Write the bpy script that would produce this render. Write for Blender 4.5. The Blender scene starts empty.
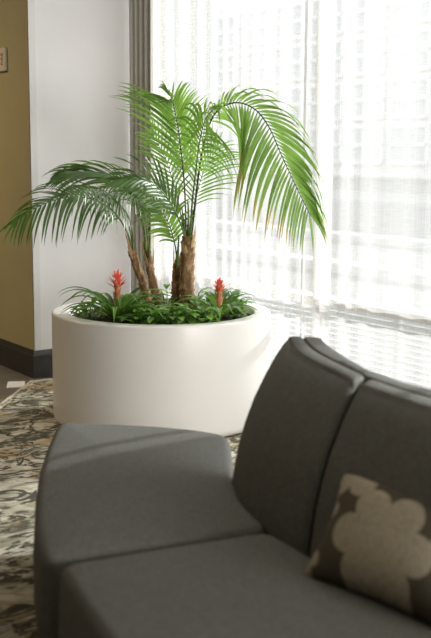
import bpy, bmesh, math, random
from mathutils import Vector, Matrix

SC = bpy.context.scene
COL = SC.collection
PI = math.pi

# ------------------------------------------------------------------ camera
# Room axes: X points through the window wall, Y runs along it towards the pillar.
FPX, CXP, CYP = 1080.0, 215.5, 319.0
CAM_H = 1.40
YAW = math.radians(33.8)
CS, SN = math.cos(YAW), math.sin(YAW)
PITCH = math.atan((319 - 155) / FPX)
ROLL = 0.005


def C(x, y, z=0.0):
    """a point given across / ahead of the viewer's standing point -> room axes"""
    return Vector((x * CS + y * SN, -x * SN + y * CS, z))


def Cd(x, y, z=0.0):
    return C(x, y, z)


_F = Vector((0, math.cos(PITCH), -math.sin(PITCH)))
_U0 = Vector((0, math.sin(PITCH), math.cos(PITCH)))
_R0 = Vector((1, 0, 0))
_U = _U0 * math.cos(ROLL) - _R0 * math.sin(ROLL)
_R = _R0 * math.cos(ROLL) + _U0 * math.sin(ROLL)
cam_d = bpy.data.cameras.new('camera')
cam = bpy.data.objects.new('camera', cam_d)
COL.objects.link(cam)
SC.camera = cam
cr, cu, cf = C(*_R), C(*_U), C(*_F)
m = Matrix((cr, cu, -cf)).transposed().to_4x4()
m.translation = Vector((0, 0, CAM_H))
cam.matrix_world = m
cam_d.sensor_fit = 'VERTICAL'
cam_d.sensor_height = 36.0
cam_d.lens = FPX / 638 * 36.0
cam_d.clip_start = 0.05
cam_d.clip_end = 400
cam_d.dof.use_dof = True
cam_d.dof.focus_distance = 5.35
cam_d.dof.aperture_fstop = 2.8


def ray(px, py):
    a = (px - CXP) / FPX
    b = (CYP - py) / FPX
    return _F + _R * a + _U * b


def P(px, py, y):
    """surveyed point at distance y ahead, camera axes (x, y, z)"""
    d = ray(px, py)
    k = y / d.y
    return Vector((d.x * k, y, CAM_H + d.z * k))


def G(px, py, z):
    """surveyed point at height z, camera axes (x, y)"""
    d = ray(px, py)
    k = (z - CAM_H) / d.z
    return Vector((d.x * k, d.y * k))


# ------------------------------------------------------------------ world, sun, exposure
SC.view_settings.view_transform = 'Standard'
SC.view_settings.look = 'None'
SC.view_settings.gamma = 1.0
SC.view_settings.use_curve_mapping = False
SC.view_settings.exposure = 0.0
world = bpy.data.worlds.new('sky')
SC.world = world
world.use_nodes = True
bg = world.node_tree.nodes['Background']
bg.inputs['Color'].default_value = (1.0, 0.972, 1.0, 1)
bg.inputs['Strength'].default_value = 1.86

sun_d = bpy.data.lights.new('sun', 'SUN')
sun_d.energy = 6.4
sun_d.angle = math.radians(1.4)
sun_d.color = (1.0, 0.97, 0.93)
sun = bpy.data.objects.new('sun', sun_d)
COL.objects.link(sun)
el = math.radians(19.0)
sdir = Vector((0.993, 0.118, 0)).normalized() * math.cos(el) + Vector((0, 0, math.sin(el)))
sun.rotation_euler = sdir.to_track_quat('Z', 'Y').to_euler()
sun.location = sdir * 20

# added fill light behind the viewer; no window is known there
wd = bpy.data.lights.new('rear_fill_light', 'AREA')
wd.shape = 'RECTANGLE'
wd.size, wd.size_y = 1.7, 1.3
wd.energy = 162
wd.color = (1.0, 0.975, 0.95)
wo = bpy.data.objects.new('rear_fill_light', wd)
COL.objects.link(wo)
wo.location = (2.6, -2.97, 1.25)
wo.rotation_euler = Vector((0, -1, 0)).to_track_quat('Z', 'Y').to_euler()

# added fill light before the side glazing, makes up for dimmer sheers
bd = bpy.data.lights.new('side_fill_light', 'AREA')
bd.shape = 'RECTANGLE'
bd.size, bd.size_y = 3.6, 1.1
bd.energy = 95
bd.color = (1.0, 0.985, 0.98)
bo = bpy.data.objects.new('side_fill_light', bd)
COL.objects.link(bo)
bo.location = (3.62, 0.6, 1.1)
bo.rotation_euler = Vector((1, 0, 0)).to_track_quat('Z', 'Y').to_euler()

# added overhead fill, lifts the seat tops more than the backrest front
cd_ = bpy.data.lights.new('overhead_fill_light', 'AREA')
cd_.shape = 'RECTANGLE'
cd_.size, cd_.size_y = 0.4, 1.4
cd_.energy = 14
cd_.color = (1.0, 0.97, 0.93)
co = bpy.data.objects.new('overhead_fill_light', cd_)
COL.objects.link(co)
co.location = (3.15, 4.0, 2.97)

# added warm fill for the olive wall and the planter's left side
for k, (lx, ly) in enumerate(((0.6, 7.5),)):
    ld = bpy.data.lights.new('warm_fill_light', 'AREA')
    ld.shape = 'RECTANGLE'
    ld.size, ld.size_y = 1.2, 0.6
    ld.energy = 72
    ld.color = (1.0, 0.80, 0.55)
    lo = bpy.data.objects.new('warm_fill_light', ld)
    COL.objects.link(lo)
    lo.location = (lx, ly, 2.97)


# ------------------------------------------------------------------ material helpers
def new_mat(name):
    mt = bpy.data.materials.new(name)
    mt.use_nodes = True
    nt = mt.node_tree
    for n in list(nt.nodes):
        nt.nodes.remove(n)
    out = nt.nodes.new('ShaderNodeOutputMaterial')
    return mt, nt, out


def N(nt, kind, **kw):
    n = nt.nodes.new(kind)
    for k, v in kw.items():
        setattr(n, k, v)
    return n


def L(nt, a, b):
    nt.links.new(a, b)


def mth(nt, op, a, b=None, c=None, clamp=False):
    n = nt.nodes.new('ShaderNodeMath')
    n.operation = op
    n.use_clamp = clamp
    for i, v in enumerate((a, b, c)):
        if v is None:
            continue
        if isinstance(v, (int, float)):
            n.inputs[i].default_value = v
        else:
            nt.links.new(v, n.inputs[i])
    return n.outputs[0]


def ramp(nt, fac, stops, interp='LINEAR'):
    r = nt.nodes.new('ShaderNodeValToRGB')
    r.color_ramp.interpolation = interp
    els = r.color_ramp.elements
    while len(els) < len(stops):
        els.new(0.5)
    for e, (p, c) in zip(els, stops):
        e.position = p
        e.color = (*c, 1)
    nt.links.new(fac, r.inputs[0])
    return r.outputs[0]


def mixc(nt, fac, a, b):
    n = nt.nodes.new('ShaderNodeMix')
    n.data_type = 'RGBA'
    for i, v in ((0, fac), (6, a), (7, b)):
        if isinstance(v, (int, float)):
            n.inputs[i].default_value = v
        elif isinstance(v, tuple):
            n.inputs[i].default_value = (*v, 1)
        else:
            nt.links.new(v, n.inputs[i])
    return n.outputs[2]


def noise(nt, scale, detail=3, rough=0.5, vec=None, dist=0.0):
    n = nt.nodes.new('ShaderNodeTexNoise')
    n.inputs['Scale'].default_value = scale
    n.inputs['Detail'].default_value = detail
    n.inputs['Roughness'].default_value = rough
    n.inputs['Distortion'].default_value = dist
    if vec is not None:
        nt.links.new(vec, n.inputs['Vector'])
    return n.outputs['Fac']


def simple(name, col, rough=0.6, spec=0.5, var=0.0, vscale=6, bump=0.0, bscale=200, metal=0.0, coat=0.0, sheen=0.0):
    mt, nt, out = new_mat(name)
    b = N(nt, 'ShaderNodeBsdfPrincipled')
    b.inputs['Roughness'].default_value = rough
    b.inputs['Specular IOR Level'].default_value = spec
    b.inputs['Metallic'].default_value = metal
    b.inputs['Coat Weight'].default_value = coat
    b.inputs['Sheen Weight'].default_value = sheen
    tc = N(nt, 'ShaderNodeTexCoord')
    f = noise(nt, vscale, 4, 0.55, tc.outputs['Object'])
    lo = tuple(max(0, c * (1 - var)) for c in col)
    hi = tuple(min(1, c * (1 + var)) for c in col)
    L(nt, ramp(nt, f, [(0.3, lo), (0.7, hi)]), b.inputs['Base Color'])
    if bump:
        bp = N(nt, 'ShaderNodeBump')
        bp.inputs['Strength'].default_value = bump
        bp.inputs['Distance'].default_value = 0.002
        L(nt, noise(nt, bscale, 2, 0.5, tc.outputs['Object']), bp.inputs['Height'])
        L(nt, bp.outputs[0], b.inputs['Normal'])
    L(nt, b.outputs[0], out.inputs[0])
    return mt


def mat_fabric(name, col, dark):
    """woven wool: two-tone heather with a fine weave bump"""
    mt, nt, out = new_mat(name)
    b = N(nt, 'ShaderNodeBsdfPrincipled')
    b.inputs['Roughness'].default_value = 0.9
    b.inputs['Specular IOR Level'].default_value = 0.08
    b.inputs['Sheen Weight'].default_value = 0.0
    b.inputs['Sheen Roughness'].default_value = 0.5
    tc = N(nt, 'ShaderNodeTexCoord')
    f = noise(nt, 260, 3, 0.7, tc.outputs['Object'])
    g = noise(nt, 40, 2, 0.5, tc.outputs['Object'])
    h = mth(nt, 'ADD', mth(nt, 'MULTIPLY', f, 0.9), mth(nt, 'MULTIPLY', g, 0.1))
    L(nt, ramp(nt, h, [(0.36, dark), (0.62, col)]), b.inputs['Base Color'])
    bp = N(nt, 'ShaderNodeBump')
    bp.inputs['Strength'].default_value = 0.35
    bp.inputs['Distance'].default_value = 0.002
    L(nt, f, bp.inputs['Height'])
    L(nt, bp.outputs[0], b.inputs['Normal'])
    L(nt, b.outputs[0], out.inputs[0])
    return mt


def mat_leaf(name, c1, c2, tip=None, trans=0.4, tipstart=0.86, rough=0.38):
    mt, nt, out = new_mat(name)
    b = N(nt, 'ShaderNodeBsdfPrincipled')
    b.inputs['Roughness'].default_value = rough
    b.inputs['Specular IOR Level'].default_value = 0.5
    tr = N(nt, 'ShaderNodeBsdfTranslucent')
    mx = N(nt, 'ShaderNodeMixShader')
    mx.inputs[0].default_value = trans
    tc = N(nt, 'ShaderNodeTexCoord')
    uv = N(nt, 'ShaderNodeUVMap')
    sep = N(nt, 'ShaderNodeSeparateXYZ')
    L(nt, uv.outputs[0], sep.inputs[0])
    f = noise(nt, 9, 3, 0.6, tc.outputs['Object'])
    base = ramp(nt, f, [(0.35, c1), (0.68, c2)])
    # fine veins running along the leaf
    st = mth(nt, 'SINE', mth(nt, 'MULTIPLY', sep.outputs[0], 40.0))
    base = mixc(nt, mth(nt, 'MULTIPLY', mth(nt, 'ADD', st, 1.0), 0.06), base, tuple(min(1, c * 1.8) for c in c2))
    if tip:
        k = mth(nt, 'ADD', sep.outputs[1], mth(nt, 'MULTIPLY', mth(nt, 'SUBTRACT', noise(nt, 5, 2, 0.5, tc.outputs['Object']), 0.5), 0.9))
        kk = mth(nt, 'MULTIPLY', mth(nt, 'SUBTRACT', k, tipstart), 7.0, clamp=True)
        base = mixc(nt, kk, base, tip)
    L(nt, base, b.inputs['Base Color'])
    lit = mixc(nt, 0.55, base, tuple(min(1, c * 2.1) for c in c2))
    L(nt, lit, tr.inputs['Color'])
    L(nt, b.outputs[0], mx.inputs[1])
    L(nt, tr.outputs[0], mx.inputs[2])
    L(nt, mx.outputs[0], out.inputs[0])
    return mt


def mat_sheer(name, col, open_=0.5):
    """open weave voile: more cloth is seen where it turns edge-on, as with any mesh"""
    mt, nt, out = new_mat(name)
    tp = N(nt, 'ShaderNodeBsdfTransparent')
    tr = N(nt, 'ShaderNodeBsdfTranslucent')
    df = N(nt, 'ShaderNodeBsdfDiffuse')
    tr.inputs['Color'].default_value = (*col, 1)
    df.inputs['Color'].default_value = (*col, 1)
    m1 = N(nt, 'ShaderNodeMixShader')
    m1.inputs[0].default_value = 0.3
    L(nt, tr.outputs[0], m1.inputs[1])
    L(nt, df.outputs[0], m1.inputs[2])
    lw = N(nt, 'ShaderNodeLayerWeight')
    lw.inputs['Blend'].default_value = 0.5
    tc = N(nt, 'ShaderNodeTexCoord')
    sep = N(nt, 'ShaderNodeSeparateXYZ')
    L(nt, tc.outputs['Object'], sep.inputs[0])
    # slub: faint horizontal and vertical threads
    mp = N(nt, 'ShaderNodeMapping')
    mp.inputs['Scale'].default_value = (4, 4, 90)
    L(nt, tc.outputs['Object'], mp.inputs[0])
    slub = noise(nt, 3.0, 3, 0.6, mp.outputs[0])
    mp2 = N(nt, 'ShaderNodeMapping')
    mp2.inputs['Scale'].default_value = (160, 160, 2)
    L(nt, tc.outputs['Object'], mp2.inputs[0])
    slub2 = noise(nt, 2.0, 2, 0.6, mp2.outputs[0])
    s = mth(nt, 'MULTIPLY', mth(nt, 'SUBTRACT', mth(nt, 'ADD', slub, slub2), 1.0), 0.16)
    fac = mth(nt, 'ADD', mth(nt, 'ADD', 1 - open_, mth(nt, 'MULTIPLY', lw.outputs['Facing'], open_ * 0.45)), s, clamp=True)
    m2 = N(nt, 'ShaderNodeMixShader')
    L(nt, fac, m2.inputs[0])
    L(nt, tp.outputs[0], m2.inputs[1])
    L(nt, m1.outputs[0], m2.inputs[2])
    L(nt, m2.outputs[0], out.inputs[0])
    return mt


def mat_glass(name):
    mt, nt, out = new_mat(name)
    tp = N(nt, 'ShaderNodeBsdfTransparent')
    tp.inputs['Color'].default_value = (0.94, 0.97, 0.96, 1)
    gl = N(nt, 'ShaderNodeBsdfGlossy')
    gl.inputs['Roughness'].default_value = 0.02
    fr = N(nt, 'ShaderNodeFresnel')
    fr.inputs['IOR'].default_value = 1.3
    mx = N(nt, 'ShaderNodeMixShader')
    ge = N(nt, 'ShaderNodeNewGeometry')
    L(nt, mth(nt, 'MULTIPLY', fr.outputs[0], mth(nt, 'SUBTRACT', 1.0, ge.outputs['Backfacing'])), mx.inputs[0])
    L(nt, tp.outputs[0], mx.inputs[1])
    L(nt, gl.outputs[0], mx.inputs[2])
    L(nt, mx.outputs[0], out.inputs[0])
    return mt


def mat_rug():
    """distressed oriental carpet: cream ground, charcoal and ochre broken motifs"""
    mt, nt, out = new_mat('rug_pattern')
    b = N(nt, 'ShaderNodeBsdfPrincipled')
    b.inputs['Roughness'].default_value = 0.95
    b.inputs['Specular IOR Level'].default_value = 0.1
    tc = N(nt, 'ShaderNodeTexCoord')
    mp = N(nt, 'ShaderNodeMapping')
    mp.inputs['Rotation'].default_value = (0, 0, math.radians(34))
    mp.inputs['Scale'].default_value = (0.62, 1.0, 1.0)
    L(nt, tc.outputs['Object'], mp.inputs[0])
    v = mp.outputs[0]
    a = noise(nt, 4.2, 5, 0.62, v, 2.2)
    c = noise(nt, 7.0, 4, 0.6, v, 1.3)
    d = noise(nt, 2.6, 4, 0.6, v, 1.2)
    fine = noise(nt, 120, 2, 0.6, v)
    cream = (0.60, 0.53, 0.40)
    base = ramp(nt, c, [(0.32, (0.17, 0.165, 0.12)), (0.46, (0.38, 0.36, 0.27)), (0.60, (0.76, 0.73, 0.64))])
    dk = ramp(nt, a, [(0.0, (0.0, 0.0, 0.0)), (0.47, (0.0,) * 3), (0.50, (1.0,) * 3), (0.545, (1.0,) * 3), (0.57, (0.0,) * 3), (0.62, (0.0,) * 3), (0.64, (.8,) * 3)])
    base = mixc(nt, dk, base, (0.055, 0.052, 0.045))
    dk2 = ramp(nt, c, [(0.0, (0.9,) * 3), (0.40, (0.9,) * 3), (0.43, (0.0,) * 3), (1.0, (0.0,) * 3)])
    base = mixc(nt, dk2, base, (0.09, 0.085, 0.065))
    oc = ramp(nt, d, [(0.0, (0.0,) * 3), (0.52, (0.0,) * 3), (0.56, (0.85,) * 3), (0.66, (0.85,) * 3), (0.70, (0.0,) * 3)])
    base = mixc(nt, mth(nt, 'MULTIPLY', oc, mth(nt, 'SUBTRACT', 1.0, dk)), base, (0.46, 0.34, 0.17))
    base = mixc(nt, mth(nt, 'MULTIPLY', fine, 0.35), base, (0.22, 0.2, 0.15))
    L(nt, base, b.inputs['Base Color'])
    bp = N(nt, 'ShaderNodeBump')
    bp.inputs['Strength'].default_value = 0.4
    bp.inputs['Distance'].default_value = 0.004
    L(nt, fine, bp.inputs['Height'])
    L(nt, bp.outputs[0], b.inputs['Normal'])
    L(nt, b.outputs[0], out.inputs[0])
    return mt


def mat_planks():
    mt, nt, out = new_mat('grey_wood_planks')
    b = N(nt, 'ShaderNodeBsdfPrincipled')
    b.inputs['Roughness'].default_value = 0.35
    tc = N(nt, 'ShaderNodeTexCoord')
    mp = N(nt, 'ShaderNodeMapping')
    mp.inputs['Rotation'].default_value = (0, 0, 0)
    L(nt, tc.outputs['Object'], mp.inputs[0])
    br = N(nt, 'ShaderNodeTexBrick')
    br.inputs['Scale'].default_value = 1.0
    br.inputs['Brick Width'].default_value = 1.2
    br.inputs['Row Height'].default_value = 0.15
    br.inputs['Mortar Size'].default_value = 0.003
    br.inputs['Color1'].default_value = (0.17, 0.155, 0.13, 1)
    br.inputs['Color2'].default_value = (0.24, 0.22, 0.19, 1)
    br.inputs['Mortar'].default_value = (0.05, 0.045, 0.04, 1)
    L(nt, mp.outputs[0], br.inputs['Vector'])
    mp2 = N(nt, 'ShaderNodeMapping')
    mp2.inputs['Scale'].default_value = (2, 40, 1)
    L(nt, tc.outputs['Object'], mp2.inputs[0])
    g = noise(nt, 2, 5, 0.6, mp2.outputs[0])
    L(nt, mixc(nt, mth(nt, 'MULTIPLY', g, 0.5), br.outputs['Color'], (0.10, 0.09, 0.075)), b.inputs['Base Color'])
    L(nt, b.outputs[0], out.inputs[0])
    return mt


def mat_bark():
    mt, nt, out = new_mat('palm_bark')
    b = N(nt, 'ShaderNodeBsdfPrincipled')
    b.inputs['Roughness'].default_value = 0.85
    tc = N(nt, 'ShaderNodeTexCoord')
    mp = N(nt, 'ShaderNodeMapping')
    mp.inputs['Scale'].default_value = (30, 30, 9)
    L(nt, tc.outputs['Object'], mp.inputs[0])
    f = noise(nt, 1.6, 5, 0.65, mp.outputs[0], 0.6)
    L(nt, ramp(nt, f, [(0.30, (0.07, 0.038, 0.018)), (0.5, (0.26, 0.145, 0.065)), (0.72, (0.58, 0.40, 0.22))]), b.inputs['Base Color'])
    bp = N(nt, 'ShaderNodeBump')
    bp.inputs['Strength'].default_value = 0.8
    bp.inputs['Distance'].default_value = 0.006
    L(nt, f, bp.inputs['Height'])
    L(nt, bp.outputs[0], b.inputs['Normal'])
    L(nt, b.outputs[0], out.inputs[0])
    return mt


def mat_pillow():
    """taupe cloth printed with big pale seven-lobed blossoms touching one another"""
    mt, nt, out = new_mat('blossom_print')
    b = N(nt, 'ShaderNodeBsdfPrincipled')
    b.inputs['Roughness'].default_value = 0.9
    b.inputs['Specular IOR Level'].default_value = 0.15
    uv = N(nt, 'ShaderNodeUVMap')
    sep = N(nt, 'ShaderNodeSeparateXYZ')
    L(nt, uv.outputs[0], sep.inputs[0])
    U, V = sep.outputs[0], sep.outputs[1]
    masks = []
    rosettes = []
    # blossom centres on the cover, in metres from its lower left corner
    cents = [(0.238, 0.128, 0.148), (0.090, 0.335, 0.120), (0.012, 0.185, 0.068), (0.002, 0.05, 0.062), (0.48, 0.16, 0.12), (0.36, 0.385, 0.10)]
    for (cx, cy, R) in cents:
        dx = mth(nt, 'SUBTRACT', U, cx)
        dy = mth(nt, 'SUBTRACT', V, cy)
        r = mth(nt, 'SQRT', mth(nt, 'ADD', mth(nt, 'MULTIPLY', dx, dx), mth(nt, 'MULTIPLY', dy, dy)))
        th = mth(nt, 'ARCTAN2', dy, dx)
        lobe = mth(nt, 'ABSOLUTE', mth(nt, 'COSINE', mth(nt, 'MULTIPLY', th, 3.0)))
        edge = mth(nt, 'MULTIPLY', mth(nt, 'ADD', 0.66, mth(nt, 'MULTIPLY', mth(nt, 'POWER', lobe, 0.6), 0.34)), R)
        masks.append(mth(nt, 'MULTIPLY', mth(nt, 'SUBTRACT', edge, r), 300.0, clamp=True))
        rosettes.append(r)
    mask = masks[0]
    for k in masks[1:]:
        mask = mth(nt, 'MAXIMUM', mask, k)
    rr = rosettes[0]
    for k in rosettes[1:]:
        rr = mth(nt, 'MINIMUM', rr, k)
    tcn = N(nt, 'ShaderNodeTexCoord')
    n1 = noise(nt, 30, 3, 0.6, uv.outputs[0], 2.5)
    rings = mth(nt, 'SINE', mth(nt, 'ADD', mth(nt, 'MULTIPLY', rr, 300.0), mth(nt, 'MULTIPLY', n1, 22.0)))
    pale = mixc(nt, mth(nt, 'MULTIPLY', mth(nt, 'ADD', rings, 1.0), 0.22), (0.50, 0.45, 0.36), (0.20, 0.18, 0.13))
    n2 = noise(nt, 350, 2, 0.6, uv.outputs[0])
    dark = mixc(nt, n2, (0.085, 0.073, 0.052), (0.125, 0.11, 0.085))
    L(nt, mixc(nt, mask, dark, pale), b.inputs['Base Color'])
    bp = N(nt, 'ShaderNodeBump')
    bp.inputs['Strength'].default_value = 0.3
    bp.inputs['Distance'].default_value = 0.002
    L(nt, n2, bp.inputs['Height'])
    L(nt, bp.outputs[0], b.inputs['Normal'])
    L(nt, b.outputs[0], out.inputs[0])
    return mt


M = {
    'white_wall': simple('white_wall_paint', (0.90, 0.885, 0.895), 0.75, 0.3, 0.02, 3, 0.15, 250),
    'olive_wall': simple('olive_wall_paint', (0.40, 0.35, 0.195), 0.55, 0.4, 0.05, 3, 0.2, 250),
    'room_wall': simple('taupe_wall_paint', (0.06, 0.048, 0.03), 0.8, 0.3, 0.03, 3),
    'ceiling': simple('ceiling_paint', (0.40, 0.36, 0.29), 0.85, 0.2, 0.02, 3),
    'corner': simple('corner_guard_plastic', (0.80, 0.785, 0.77), 0.45, 0.5, 0.01, 5),
    'base': simple('charcoal_baseboard', (0.032, 0.031, 0.028), 0.45, 0.5, 0.15, 20),
    'frame': simple('white_window_frame', (0.88, 0.87, 0.87), 0.45, 0.5, 0.01, 5),
    'planter': simple('white_planter_gloss', (0.82, 0.80, 0.775), 0.28, 0.5, 0.01, 3, 0.0),
    'soil': simple('potting_soil', (0.07, 0.055, 0.038), 0.95, 0.2, 0.6, 60, 1.0, 80),
    'sofa': mat_fabric('charcoal_wool', (0.200, 0.203, 0.193), (0.100, 0.101, 0.094)),
    'sofa_base': simple('black_plinth', (0.02, 0.019, 0.016), 0.6, 0.4, 0.1),
    'metal': simple('dark_metal_leg', (0.05, 0.05, 0.05), 0.35, 0.5, 0.1, metal=0.8),
    'drape': mat_fabric('taupe_drape', (0.74, 0.72, 0.67), (0.62, 0.60, 0.54)),
    'sheer': mat_sheer('white_voile', (0.84, 0.825, 0.825), 0.70),
    'glass': mat_glass('window_glass'),
    'rug': mat_rug(),
    'rug_edge': simple('rug_binding', (0.55, 0.50, 0.40), 0.9, 0.2, 0.1, 60),
    'planks': mat_planks(),
    'bark': mat_bark(),
    'pillow': mat_pillow(),
    'card': simple('white_paper', (0.82, 0.81, 0.80), 0.7, 0.3, 0.01),
    'alarm': simple('cream_plastic', (0.62, 0.58, 0.45), 0.5, 0.4, 0.02),
    'red': simple('red_lettering', (0.42, 0.07, 0.04), 0.6, 0.3, 0.02),
    'lens': simple('strobe_lens', (0.55, 0.53, 0.46), 0.2, 0.6, 0.02),
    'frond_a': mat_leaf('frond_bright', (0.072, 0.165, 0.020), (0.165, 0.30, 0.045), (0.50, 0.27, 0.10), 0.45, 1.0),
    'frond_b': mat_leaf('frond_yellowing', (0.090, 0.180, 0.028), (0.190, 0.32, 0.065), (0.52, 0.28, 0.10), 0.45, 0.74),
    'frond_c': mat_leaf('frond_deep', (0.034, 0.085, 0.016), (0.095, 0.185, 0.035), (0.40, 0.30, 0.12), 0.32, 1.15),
    'petiole': simple('petiole_green', (0.10, 0.17, 0.035), 0.45, 0.5, 0.3, 15),
    'petiole_dark': simple('petiole_dark', (0.022, 0.032, 0.018), 0.45, 0.5, 0.3, 15),
    'rachis': simple('rachis_brown', (0.13, 0.10, 0.05), 0.5, 0.5, 0.3, 15),
    'sheath': simple('dry_sheath', (0.52, 0.37, 0.19), 0.8, 0.3, 0.35, 25, 0.5, 90),
    'strap': mat_leaf('bromeliad_leaf', (0.040, 0.11, 0.016), (0.12, 0.25, 0.04), None, 0.3, 1, 0.3),
    'strap_pale': mat_leaf('bromeliad_leaf_pale', (0.09, 0.20, 0.03), (0.20, 0.36, 0.07), None, 0.4, 1, 0.3),
    'cover': mat_leaf('ground_leaf', (0.075, 0.19, 0.03), (0.24, 0.42, 0.09), None, 0.35, 1, 0.25),
    'bract': mat_leaf('red_bract', (0.62, 0.050, 0.035), (0.82, 0.13, 0.08), None, 0.3, 1, 0.4),
    'spike': mat_leaf('orange_bract', (0.70, 0.20, 0.11), (0.85, 0.42, 0.24), None, 0.2, 1, 0.45),
    'facade': simple('pale_facade', (0.66, 0.64, 0.63), 0.8, 0.3, 0.03, 0.5),
    'facade_frame': simple('facade_frame_white', (0.85, 0.85, 0.85), 0.6, 0.3, 0.01),
    'facade_glass': simple('facade_glass', (0.45, 0.465, 0.475), 0.15, 0.6, 0.1, 0.3),
    'paving': simple('pale_paving', (0.23, 0.225, 0.22), 0.9, 0.2, 0.06, 0.6),
    'kerb': simple('kerb_stone', (0.50, 0.50, 0.49), 0.9, 0.2, 0.05),
    'railing': simple('terrace_metal', (0.80, 0.80, 0.80), 0.5, 0.5, 0.05),
}


# ------------------------------------------------------------------ object helpers
def link_bm(name, bm, mat, parent=None, smooth=False, mats=None):
    me = bpy.data.meshes.new(name)
    bm.normal_update()
    bm.to_mesh(me)
    bm.free()
    for mm in (mats or [mat]):
        me.materials.append(mm)
    if smooth:
        for p in me.polygons:
            p.use_smooth = True
    o = bpy.data.objects.new(name, me)
    COL.objects.link(o)
    if parent is not None:
        o.parent = parent
        o.matrix_parent_inverse = Matrix.Identity(4)
        if parent.type == 'EMPTY':
            # geometry is built in room axes; bring it into the thing's own axes
            me.transform(parent.matrix_basis.inverted())
    return o


def empty(name, loc, label, cat, group=None):
    o = bpy.data.objects.new(name, None)
    o.location = loc
    o.empty_display_size = 0.1
    COL.objects.link(o)
    o['label'] = label
    o['category'] = cat
    if group:
        o['group'] = group
    return o


def tag(o, label, cat, group=None, kind=None):
    o['label'] = label
    o['category'] = cat
    if group:
        o['group'] = group
    if kind:
        o['kind'] = kind
    return o


def struct(o):
    o['kind'] = 'structure'
    return o


def box(bm, x0, x1, y0, y1, z0, z1):
    vs = [bm.verts.new((x, y, z)) for x in (x0, x1) for y in (y0, y1) for z in (z0, z1)]
    f = [(0, 1, 3, 2), (4, 6, 7, 5), (0, 4, 5, 1), (2, 3, 7, 6), (0, 2, 6, 4), (1, 5, 7, 3)]
    for q in f:
        bm.faces.new([vs[i] for i in q])


def bevel_all(bm, r, seg=2, ang=0.5):
    bm.normal_update()
    es = [e for e in bm.edges if len(e.link_faces) == 2 and e.calc_face_angle(0) > ang]
    bmesh.ops.bevel(bm, geom=es, offset=r, segments=seg, profile=0.5, affect='EDGES')


def boxobj(name, d, mat, parent=None, r=0.0, seg=2):
    bm = bmesh.new()
    box(bm, *d)
    if r:
        bevel_all(bm, r, seg)
    return link_bm(name, bm, mat, parent)


def cr_spline(pts, n):
    """Catmull-Rom through pts, n samples equally spaced by arc length"""
    pts = [p.copy() for p in pts]
    q = [pts[0] * 2 - pts[1]] + pts + [pts[-1] * 2 - pts[-2]]
    dense = []
    for i in range(1, len(q) - 2):
        p0, p1, p2, p3 = q[i - 1:i + 3]
        for k in range(24):
            t = k / 24
            dense.append(0.5 * ((2 * p1) + (p2 - p0) * t + (2 * p0 - 5 * p1 + 4 * p2 - p3) * t * t + (3 * p1 - p0 - 3 * p2 + p3) * t ** 3))
    dense.append(pts[-1])
    acc = [0]
    for a, b in zip(dense, dense[1:]):
        acc.append(acc[-1] + (b - a).length)
    tot = acc[-1]
    out = []
    j = 0
    for k in range(n):
        s = tot * k / (n - 1)
        while j < len(acc) - 2 and acc[j + 1] < s:
            j += 1
        seg = acc[j + 1] - acc[j]
        u = 0 if seg == 0 else (s - acc[j]) / seg
        out.append(dense[j].lerp(dense[j + 1], min(max(u, 0), 1)))
    return out


def tube(bm, pts, radii, sides=8, cap=True):
    rings = []
    n = len(pts)
    ref = None
    for i, p in enumerate(pts):
        t = (pts[min(i + 1, n - 1)] - pts[max(i - 1, 0)]).normalized()
        if ref is None:
            ref = Vector((1, 0, 0)) if abs(t.x) < 0.8 else Vector((0, 1, 0))
        a = (ref - t * ref.dot(t)).normalized()
        ref = a
        b = t.cross(a)
        r = radii[i] if isinstance(radii, (list, tuple)) else radii
        rings.append([bm.verts.new(p + (a * math.cos(2 * PI * k / sides) + b * math.sin(2 * PI * k / sides)) * r) for k in range(sides)])
    for r0, r1 in zip(rings, rings[1:]):
        for k in range(sides):
            bm.faces.new((r0[k], r0[(k + 1) % sides], r1[(k + 1) % sides], r1[k]))
    if cap:
        bm.faces.new(list(reversed(rings[0])))
        bm.faces.new(rings[-1])


def lathe(bm, prof, c, seg=96, close=False):
    rings = []
    for (r, z) in prof:
        if r < 1e-6:
            rings.append([bm.verts.new((c[0], c[1], z))])
        else:
            rings.append([bm.verts.new((c[0] + r * math.cos(2 * PI * k / seg), c[1] + r * math.sin(2 * PI * k / seg), z)) for k in range(seg)])
    for a, b in zip(rings, rings[1:]):
        for k in range(seg):
            k2 = (k + 1) % seg
            if len(a) == 1 and len(b) == 1:
                continue
            if len(a) == 1:
                bm.faces.new((a[0], b[k2], b[k]))
            elif len(b) == 1:
                bm.faces.new((a[k], a[k2], b[0]))
            else:
                bm.faces.new((a[k], a[k2], b[k2], b[k]))


# ------------------------------------------------------------------ the room
WX = 3.75          # glass plane
WALLY = 6.205      # white pillar face
OLX = 2.782        # olive face
HC = 3.0
o = boxobj('floor', (-4.2, 4.0, -3.2, 9.2, -0.12, 0.0), M['planks']); struct(o)
o = boxobj('ceiling', (-4.2, 4.0, -3.2, 9.2, HC, HC + 0.12), M['ceiling']); struct(o)
# pillar: one face white, one face olive
bm = bmesh.new()
box(bm, OLX, 4.0, WALLY, 9.0, 0.0, HC)
for f in bm.faces:
    f.material_index = 1 if f.normal.x < -0.5 or f.calc_center_median().x < OLX + 0.01 else 0
o = link_bm('wall_pillar', bm, None, mats=[M['white_wall'], M['olive_wall']]); struct(o)
o = boxobj('wall_far', (-4.2, OLX, 8.9, 9.1, 0.0, HC), M['room_wall']); struct(o)
o = boxobj('wall_left', (-4.2, -4.0, -3.2, 8.9, 0.0, HC), M['room_wall']); struct(o)
o = boxobj('wall_back', (-4.0, 3.6, -3.2, -3.0, 0.0, HC), M['room_wall']); struct(o)
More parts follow.
